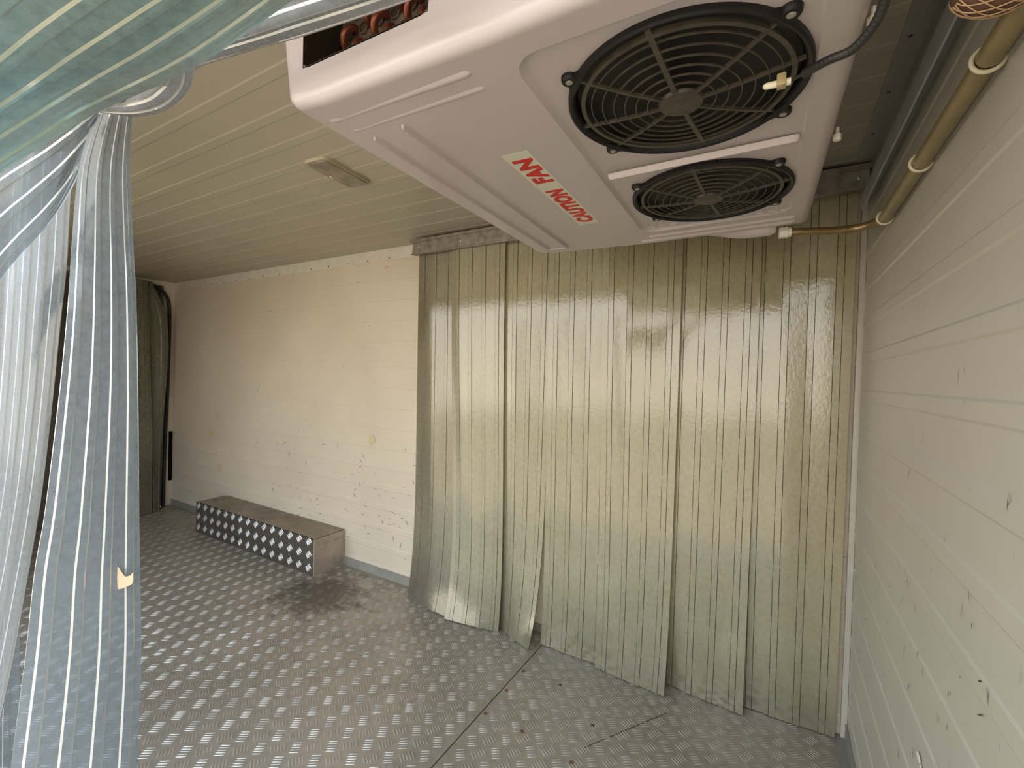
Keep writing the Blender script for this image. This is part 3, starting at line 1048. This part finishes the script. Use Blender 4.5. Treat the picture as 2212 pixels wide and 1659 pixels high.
# ------------------------------------------------------------------ fans: parts of the unit, each with its own pieces
def make_fan(fx, fy):
    RO = 0.160
    z0 = 0.010
    f_bm = bmesh.new()
    lathe(f_bm, [(0.149, 0.016), (RO - 0.003, 0.012), (RO, 0.004), (RO - 0.0005, -0.003), (RO - 0.003, -0.005), (RO - 0.006, -0.004), (0.149, 0.004), (0.143, 0.030), (0.146, 0.060)], 96, close=False)
    for a in (39, 141, 219, 321):
        ar = math.radians(a)
        c = Vector((math.cos(ar), math.sin(ar), 0)) * (RO + 0.006)
        k0 = len(f_bm.verts)
        lathe(f_bm, [(0.0, -0.004), (0.0095, -0.004), (0.011, -0.002), (0.0115, 0.004)], 18, c)
        d = Vector((math.cos(ar), math.sin(ar), 0))
        s = Vector((-d.y, d.x, 0))
        q = [d * (RO - 0.010) + s * 0.030, d * (RO + 0.004) + s * 0.010, d * (RO + 0.004) - s * 0.010, d * (RO - 0.010) - s * 0.030]
        lo = [f_bm.verts.new(v + Vector((0, 0, -0.003))) for v in q]
        hi = [f_bm.verts.new(v + Vector((0, 0, 0.004))) for v in q]
        f_bm.faces.new(lo)
        f_bm.faces.new(hi)
        for k in range(4):
            f_bm.faces.new((lo[k], lo[(k + 1) % 4], hi[(k + 1) % 4], hi[k]))
    fan = from_bm('fan', f_bm, M_PLASTIC, unit, 40)
    fan.location = (fx, fy, ZB + z0 - 0.004)
    fan.scale = (1.035, 1.035, 1)
    for a in (39, 141, 219, 321):
        ar = math.radians(a)
        bm = bmesh.new()
        lathe(bm, [(0.0, -0.0055), (0.0035, -0.0052), (0.005, -0.0042), (0.005, -0.003)], 14)
        o = from_bm('screw', bm, M_SCREW, fan, 40)
        o.location = (math.cos(ar) * (RO + 0.006), math.sin(ar) * (RO + 0.006), 0)
    # guard
    bm = bmesh.new()

    def dome(r):
        return 0.001 - 0.011 * (1 - (r / 0.15) ** 2)
    for r in (0.046, 0.062, 0.078, 0.094, 0.110, 0.126):
        wv = 0.0017
        zc = dome(r)
        lathe(bm, [(r - wv * .45, zc - 0.0012), (r + wv * .45, zc - 0.0012), (r + wv * .45, zc + 0.0012), (r - wv * .45, zc + 0.0012)], 80, close=True)
    r = 0.138
    lathe(bm, [(r - 0.003, dome(r) - 0.002), (r + 0.003, dome(r) - 0.002), (r + 0.003, dome(r) + 0.004), (r - 0.003, dome(r) + 0.004)], 80, close=True)
    lathe(bm, [(0.0, dome(0) - 0.003), (0.022, dome(0) - 0.003), (0.029, dome(0) - 0.0015), (0.031, dome(0) + 0.003)], 40)
    for i, a in enumerate((-6, 39, 84, 141, 174, 219, 264, 321)):
        ar = math.radians(a)
        d = Vector((math.cos(ar), math.sin(ar), 0))
        w = 0.0034 if i in (2, 6) else 0.0018
        pts = [d * r_ + Vector((0, 0, dome(r_))) for r_ in (0.028, 0.06, 0.09, 0.12, 0.150)]
        s = Vector((-d.y, d.x, 0)) * w
        for k in range(4):
            v = [bm.verts.new(x) for x in (pts[k] - s - Vector((0, 0, .002)), pts[k] + s - Vector((0, 0, .002)), pts[k + 1] + s - Vector((0, 0, .002)), pts[k + 1] - s - Vector((0, 0, .002)))]
            w_ = [bm.verts.new(x.co + Vector((0, 0, .005))) for x in v]
            bm.faces.new(v)
            bm.faces.new(w_)
            for q in range(4):
                bm.faces.new((v[q], v[(q + 1) % 4], w_[(q + 1) % 4], w_[q]))
    from_bm('guard_grille', bm, M_GUARD, fan, 40)
    # impeller
    bm = bmesh.new()
    lathe(bm, [(0.0, 0.018), (0.040, 0.018), (0.046, 0.024), (0.046, 0.05), (0.0, 0.05)], 40)
    for b in range(9):
        a0 = 2 * PI * b / 9
        rows = []
        for i in range(8):
            r_ = 0.044 + 0.094 * i / 7
            sweep = a0 + 0.55 * (i / 7) ** 1.3
            row = []
            for j in range(5):
                u = j / 4 - 0.5
                ang = sweep + u * (0.50 - 0.1 * i / 7)
                row.append(bm.verts.new((r_ * math.cos(ang), r_ * math.sin(ang), 0.034 + u * 0.030)))
            rows.append(row)
        for i in range(7):
            for j in range(4):
                bm.faces.new((rows[i][j], rows[i][j + 1], rows[i + 1][j + 1], rows[i + 1][j]))
    from_bm('impeller', bm, M_BLADE, fan, 50)
    bm = bmesh.new()
    lathe(bm, [(0.1478, 0.006), (0.1478, 0.098), (0.0, 0.098)], 64)
    bmesh.ops.delete(bm, geom=[f for f in bm.faces if len(f.verts) > 10 and f.calc_center_median().z < 0.05], context='FACES')
    from_bm('fan_cavity', bm, M_VOID, fan, 50)
    return fan


fan1 = make_fan(*FAN[0])
fan2 = make_fan(*FAN[1])

# ------------------------------------------------------------------ sensor probe with black cable, clipped on the near fan guard
pb = empty('temperature_probe', (-0.015, 0.690, 1.528), label='ivory probe on black corrugated cable clipped to the nearer fan grille', cat='sensor')
inv = Matrix.Translation(-Vector(pb.location))
d = Vector((0.045, 0.003, 0)).normalized()
p0 = Vector((-0.030, 0.690, 1.520))
bm = bmesh.new()
tube(bm, [p0 + d * t_ for t_ in (0, 0.002, 0.005, 0.032)], 0.0042, 14, None, lambda u: (0.0015, 0.0034, 0.0043, 0.0045)[int(round(u * 3))])
o = from_bm('probe_tip', bm, M_PROBE, pb, 50)
o.matrix_parent_inverse = inv
bm = bmesh.new()
box(bm, -0.014, -0.003, 0.684, 0.698, 1.514, 1.530, 0.002)
o = from_bm('clip', bm, M_TAPE, pb, 35)
o.matrix_parent_inverse = inv
bm = bmesh.new()
cp = [p0 + d * 0.032, Vector((0.015, 0.680, 1.518)), Vector((0.040, 0.655, 1.512)), Vector((0.062, 0.642, 1.510)), Vector((0.080, 0.615, 1.520)), Vector((0.083, 0.580, 1.540)), Vector((0.076, 0.545, 1.56)), Vector((0.072, 0.520, 1.60)), Vector((0.080, 0.50, 1.70)), Vector((0.085, 0.49, 1.795))]
tube(bm, cp, 0.005, 14, 260, lambda u: 0.0052 + 0.0003 * math.sin(u * 260 * 2.1) if u > 0.04 else 0.0022)
o = from_bm('cable', bm, M_CABLE, pb, 70)
o.matrix_parent_inverse = inv

# ------------------------------------------------------------------ drain pipe along the right wall
dp = empty('drain_pipe', (XR - 0.016, 1.35, 1.53), label='brown pipe running from the cooling unit along the right wall', cat='pipe')
inv = Matrix.Translation(-Vector(dp.location))
zp = 1.534
px_ = XR - 0.017
bm = bmesh.new()
path = [(0.004, 1.430, 1.534), (0.06, 1.437, zp - .002), (0.12, 1.452, zp - .004), (0.165, 1.455, zp - .002), (0.195, 1.436, zp), (px_, 1.395, zp), (px_, 1.20, zp), (px_, 0.9, zp), (px_, 0.55, zp), (px_, 0.25, zp)]
tube(bm, path, 0.0098, 18, 120)
o = from_bm('copper_run', bm, M_PIPE, dp, 60)
o.matrix_parent_inverse = inv
for y0, y1 in ((1.395, 1.09), (1.08, 0.785), (0.775, 0.22)):
    bm = bmesh.new()
    tube(bm, [(px_, y0, zp), (px_, y0 - .004, zp), (px_, (y0 + y1) / 2, zp), (px_, y1 + .004, zp), (px_, y1, zp)], 0.0135, 20, 12)
    o = from_bm('sleeve', bm, M_SLEEVE, dp, 60)
    o.matrix_parent_inverse = inv
for y in (1.40, 1.084, 0.780):
    bm = bmesh.new()
    ps = [Vector((px_ + 0.0155 * math.cos(a), y, zp + 0.0155 * math.sin(a))) for a in [2 * PI * k / 28 for k in range(28)]]
    tube(bm, ps, 0.0028, 8, None, closed=True)
    o = from_bm('band', bm, M_CLIP, dp, 60)
    o.matrix_parent_inverse = inv
bm = bmesh.new()
tube(bm, [(-0.010, 1.4285, 1.534), (0.010, 1.431, 1.534)], 0.0155, 6)
tube(bm, [(0.010, 1.431, 1.534), (0.018, 1.432, 1.534)], 0.0125, 18)
o = from_bm('nut', bm, M_NUT, dp)
o.matrix_parent_inverse = inv

# netted pipe joint high on the right wall
nj = empty('netted_pipe_joint', at(2150, -32, 0.47), label='brown wrapped pipe joint in straw-coloured net, top right corner', cat='pipe joint')
inv = Matrix.Translation(-Vector(nj.location))
ax = Vector((0.10, 0.95, 0.30)).normalized()
ax = (_r * 0.93 - _u * 0.18 + _f * -0.3).normalized()
bm = bmesh.new()
c0 = Vector(nj.location)
prf = lambda u: 0.003 + 0.023 * math.sqrt(max(0, 1 - (2 * u - 1) ** 2)) ** 0.8
tube(bm, [c0 + ax * t_ for t_ in [-0.034 + 0.068 * k / 24 for k in range(25)]], 0, 24, None, prf)
o = from_bm('wrapping', bm, M_WRAP, nj, 60)
o.matrix_parent_inverse = inv
bm = bmesh.new()
_, na, nb_ = frame_from(ax)
for k in range(16):
    for sgn in (1, -1):
        ps = []
        for i in range(16):
            u = 0.06 + 0.88 * i / 15
            a = 2 * PI * k / 16 + sgn * u * 1.1
            ps.append(c0 + ax * (-0.034 + 0.068 * u) + (na * math.cos(a) + nb_ * math.sin(a)) * (prf(u) + 0.0012))
        tube(bm, ps, 0.0007, 5)
o = from_bm('net', bm, M_NET, nj, 60)
o.matrix_parent_inverse = inv
bm = bmesh.new()
tube(bm, [c0 + ax * 0.03, c0 + ax * 0.075, c0 + ax * 0.11 + Vector((0, -0.03, 0)), c0 + Vector((0.0, -0.20, 0.01)) + ax * 0.1], 0.011, 14, 20)
o = from_bm('pipe_end', bm, M_ORANGE, nj, 60)
o.matrix_parent_inverse = inv

# ------------------------------------------------------------------ far strip curtain on its rail
rail = empty('curtain_rail', (-0.68, 1.71, 1.77), label='brownish metal rail holding the strips along the far wall', cat='rail')
inv = Matrix.Translation(-Vector(rail.location))
bm = bmesh.new()
box(bm, -1.585, XR - 0.012, 1.700, 1.704, 1.722, 1.778)
box(bm, -1.585, XR - 0.012, 1.700, 1.790, 1.778, 1.782)
box(bm, -1.600, XR - 0.004, 1.693, 1.700, 1.772, 1.787)
box(bm, -1.592, XR - 0.012, 1.704, 1.728, 1.716, 1.770)
o = from_bm('rail_angle', bm, M_RAIL, rail)
o.matrix_parent_inverse = inv
for x in (-1.545, -1.29, -0.93, -0.6, -0.25, 0.19):
    bm = bmesh.new()
    lathe(bm, [(0.0, 0.004), (0.0045, 0.003), (0.0055, 0.0)], 12)
    o = from_bm('rivet', bm, M_SCREW, rail, 40)
    o.rotation_euler = (PI / 2, 0, 0)
    o.location = Vector((x, 1.6995, 1.748)) - Vector(rail.location)

GRP = None
far = [
    # xl, xr, y at top ; xl, xr, yl, yr at foot ; material ; label
    (-1.585, -1.290, 1.746, -1.560, -1.250, 1.690, 1.655, M_PVC_BROWN, 'brownish PVC strip with notched edge, leftmost of the far curtain'),
    (-1.365, -1.065, 1.732, -1.285, -1.020, 1.640, 1.685, M_PVC_BACK, 'far curtain strip with shiny silvery foot, second from the left'),
    (-1.130, -0.835, 1.750, -1.060, -0.845, 1.735, 1.640, M_PVC_BACK, 'far curtain strip whose foot twists to a point on the floor'),
    (-0.850, -0.560, 1.742, -0.825, -0.545, 1.708, 1.708, M_PVC_BACK, 'far curtain strip just right of the gap showing white wall'),
    (-0.610, -0.310, 1.728, -0.575, -0.312, 1.685, 1.665, M_PVC_BACK, 'front-lying far curtain strip ending in a stepped corner right of centre'),
    (-0.345, -0.060, 1.745, -0.345, -0.065, 1.745, 1.715, M_PVC_BACK, 'far curtain strip second from the right wall'),
    (-0.095, 0.196, 1.758, -0.085, 0.194, 1.768, 1.768, M_PVC_BACK, 'far curtain strip hanging against the right wall corner'),
]
ZH = [1.768, 1.5, 1.2, 0.9, 0.62, 0.42, 0.27, 0.15, 0.07, 0.003]
for i, (xl, xr, yt, bl, br, yl, yr, m_, lab) in enumerate(far):
    ra, rb = [], []
    for z in ZH:
        t_ = 1 - z / 1.768
        k = t_ ** 8
        k2 = t_ ** 1.5
        ra.append((xl + (bl - xl) * k2, yt + (yl - yt) * k, z))
        rb.append((xr + (br - xr) * k2, yt + (yr - yt) * k, z))
    o = strip_mesh('pvc_strip', ra, rb, [m_, M_PVC_RIBSHADE], ribs=4, n=60, bulge=(0.006, 0.004, 0.005, 0.003, 0.003, 0.004, 0.003)[i], wave=0.0015, rib_w=0.018)
    tag(o, lab, 'strip', 'strips of the far curtain')

# black rubber door seal behind the far strips
bm = bmesh.new()
tube(bm, [(-1.40, 1.772, 1.76), (-1.47, 1.775, 1.735), (-1.535, 1.778, 1.65), (-1.515, 1.778, 1.5), (-1.48, 1.778, 1.341), (-1.465, 1.778, 1.03), (-1.40, 1.778, 0.75), (-1.35, 1.778, 0.45), (-1.342, 1.778, 0.05)], 0.011, 12, 60)
tag(from_bm('door_seal', bm, M_RUBBER, smooth=60), 'black rubber door seal seen dimly behind the far strips', 'seal')

# ------------------------------------------------------------------ rear door: strips, seal, frame hole
old = [
    ([(-4.10, 1.40, 1.765), (-4.10, 1.42, 1.2), (-4.10, 1.42, 0.5), (-4.09, 1.43, 0.004)], [(-4.10, 1.56, 1.765), (-4.10, 1.58, 1.2), (-4.10, 1.60, 0.5), (-4.09, 1.60, 0.004)], 'grimy PVC strip of the rear door, nearer the camera side'),
    ([(-4.14, 1.47, 1.765), (-4.14, 1.50, 1.2), (-4.14, 1.58, 0.5), (-4.13, 1.60, 0.004)], [(-4.14, 1.60, 1.765), (-4.13, 1.66, 1.62), (-4.13, 1.705, 1.45), (-4.14, 1.71, 1.1), (-4.14, 1.675, 0.5), (-4.13, 1.665, 0.004)], 'grimy PVC strip of the rear door with cut-back top corner'),
]
for ra, rb, lab in old:
    tag(strip_mesh('pvc_strip', ra, rb, [M_PVC_OLD, M_PVC_RIBSHADE], ribs=3, n=50, bulge=0.012, wave=0.004), lab, 'strip', 'strips at the rear door')
tag(strip_mesh('pvc_strip', [(-4.16, 1.14, 1.765), (-4.16, 1.14, 0.004)], [(-4.16, 1.44, 1.765), (-4.16, 1.45, 0.004)], [M_PVC_OLD, M_PVC_RIBSHADE], ribs=4, n=30, bulge=0.01), 'grimy PVC strip of the rear door, half hidden by the tied strips', 'strip', 'strips at the rear door')
bm = bmesh.new()
tube(bm, [(XL + .016, 1.62, 1.758), (XL + .016, 1.69, 1.735), (XL + .016, 1.742, 1.66), (XL + .016, 1.756, 1.5), (XL + .016, 1.750, 1.0), (XL + .016, 1.736, 0.5), (XL + .016, 1.728, 0.0)], 0.012, 10, 50)
tag(from_bm('door_seal', bm, M_RUBBER, smooth=60), 'black rubber seal down the edge of the rear door', 'seal')
bm = bmesh.new()
box(bm, XL - .002, XL + .006, 1.768, 1.7935, 0.20, 0.60, 0.0025, 3)
o = from_bm('frame_slot', bm, M_VOID, wl, 40)

# ------------------------------------------------------------------ near strip curtain, pushed aside and knotted at the left
def rail_pts(L):
    return [at(x, y, d_) for x, y, d_ in L]


near = [
    ('greenish clear PVC strip sweeping diagonally across the top left corner', M_PVC_GREEN, M_PVC_GREENRIB, 5,
     [(900, -200, .40), (628, 0, .50), (418, 145, .56), (216, 238, .62), (118, 297, .62), (0, 372, .60), (-150, 470, .58)],
     [(420, -330, .36), (180, -190, .38), (40, -110, .40), (-60, -30, .42), (-150, 50, .43), (-260, 140, .44), (-400, 260, .44)], 0.012),
    ('clear PVC strip pulled across the near end of the cooling unit', M_PVC_MILKY, M_PVC_RIBGLINT, 3,
     [(1010, -60, .50), (884, 0, .56), (661, 76, .62), (560, 104, .65), (422, 147, .68), (330, 180, .70), (230, 238, .72)],
     [(900, -190, .46), (760, -100, .52), (560, -20, .58), (470, 20, .61), (360, 80, .66), (290, 130, .69), (205, 215, .72)], 0.010),
    ('short clear PVC loop bulging down beside the knotted strips', M_PVC_MILKY, M_PVC_RIBGLINT, 3,
     [(424, 120, .74), (421, 150, .745), (410, 190, .75), (385, 222, .75), (340, 244, .75), (290, 250, .75), (230, 242, .745), (200, 235, .74)],
     [(320, 110, .70), (325, 140, .70), (320, 160, .70), (305, 175, .70), (285, 185, .70), (262, 195, .71), (235, 205, .72), (205, 218, .73)], 0.010),
    ('clear PVC strip hanging knotted at the left, the one with a torn peach patch', M_PVC_CLEAR, M_PVC_RIBGLINT, 4,
     [(206, 245, .80), (186, 300, .80), (168, 371, .80), (157, 500, .80), (145, 681, .79), (127, 862, .78), (98, 1100, .77), (75, 1234, .76), (55, 1417, .75), (23, 1659, .74), (-10, 1900, .73)],
     [(286, 245, .84), (281, 338, .85), (283, 439, .86), (289, 560, .87), (294, 645, .87), (298, 862, .88), (300, 1100, .88), (302, 1234, .88), (304, 1417, .88), (295, 1659, .87), (280, 1900, .86)], 0.008),
    ('clear PVC strip swooping from the knot to the left frame edge', M_PVC_CLEAR, M_PVC_RIBGLINT, 3,
     [(212, 240, .83), (190, 320, .83), (160, 395, .83), (111, 475, .82), (34, 562, .80), (-40, 660, .78), (-130, 800, .76)],
     [(196, 236, .78), (140, 275, .77), (80, 315, .76), (20, 350, .75), (-40, 390, .74), (-130, 460, .72), (-260, 560, .70)], 0.010),
    ('clear PVC strip behind the knotted one, left of the dark gap', M_PVC_CLEAR, M_PVC_RIBGLINT, 4,
     [(30, 330, .97), (20, 480, .97), (0, 800, .96), (-30, 1100, .95), (-90, 1400, .94), (-170, 1659, .93), (-230, 1850, .92)],
     [(160, 330, 1.0), (150, 470, 1.0), (144, 570, 1.0), (130, 700, 1.0), (113, 870, 1.0), (88, 1080, .99), (58, 1260, .98), (28, 1430, .97), (-8, 1600, .96), (-50, 1850, .95)], 0.007),
    ('clear PVC strip hanging farthest back at the left frame edge', M_PVC_CLEAR, M_PVC_RIBGLINT, 4,
     [(-150, 360, 1.05), (-160, 700, 1.05), (-165, 1100, 1.05), (-170, 1500, 1.04), (-170, 1850, 1.03)],
     [(95, 360, 1.12), (85, 700, 1.12), (62, 1050, 1.12), (46, 1300, 1.12), (42, 1500, 1.12), (36, 1850, 1.12)], 0.012),
]
for lab, m1, m2, nr, a_, b_, bl in near:
    o = strip_mesh('pvc_strip', rail_pts(a_), rail_pts(b_), [m1, m2], ribs=nr, n=90, bulge=bl, rib_w=0.010, rib_h=0.0020, edw=0.0026)
    tag(o, lab, 'strip', 'strips of the near curtain')
    if 'peach' in lab:
        bm = bmesh.new()
        pts = [(254, 1222), (262, 1235), (270, 1246), (282, 1243), (287, 1236), (288, 1252), (285, 1262), (272, 1268), (262, 1272), (254, 1273), (253, 1250)]
        v1 = [bm.verts.new(at(x, y, 0.845)) for x, y in pts]
        v2 = [bm.verts.new(at(x, y, 0.847)) for x, y in pts]
        bm.faces.new(v1)
        bm.faces.new(v2)
        for k in range(len(pts)):
            bm.faces.new((v1[k], v1[(k + 1) % len(pts)], v2[(k + 1) % len(pts)], v2[k]))
        from_bm('torn_patch', bm, simple('peach_patch', (0.72, 0.47, 0.30), 0.7), o)
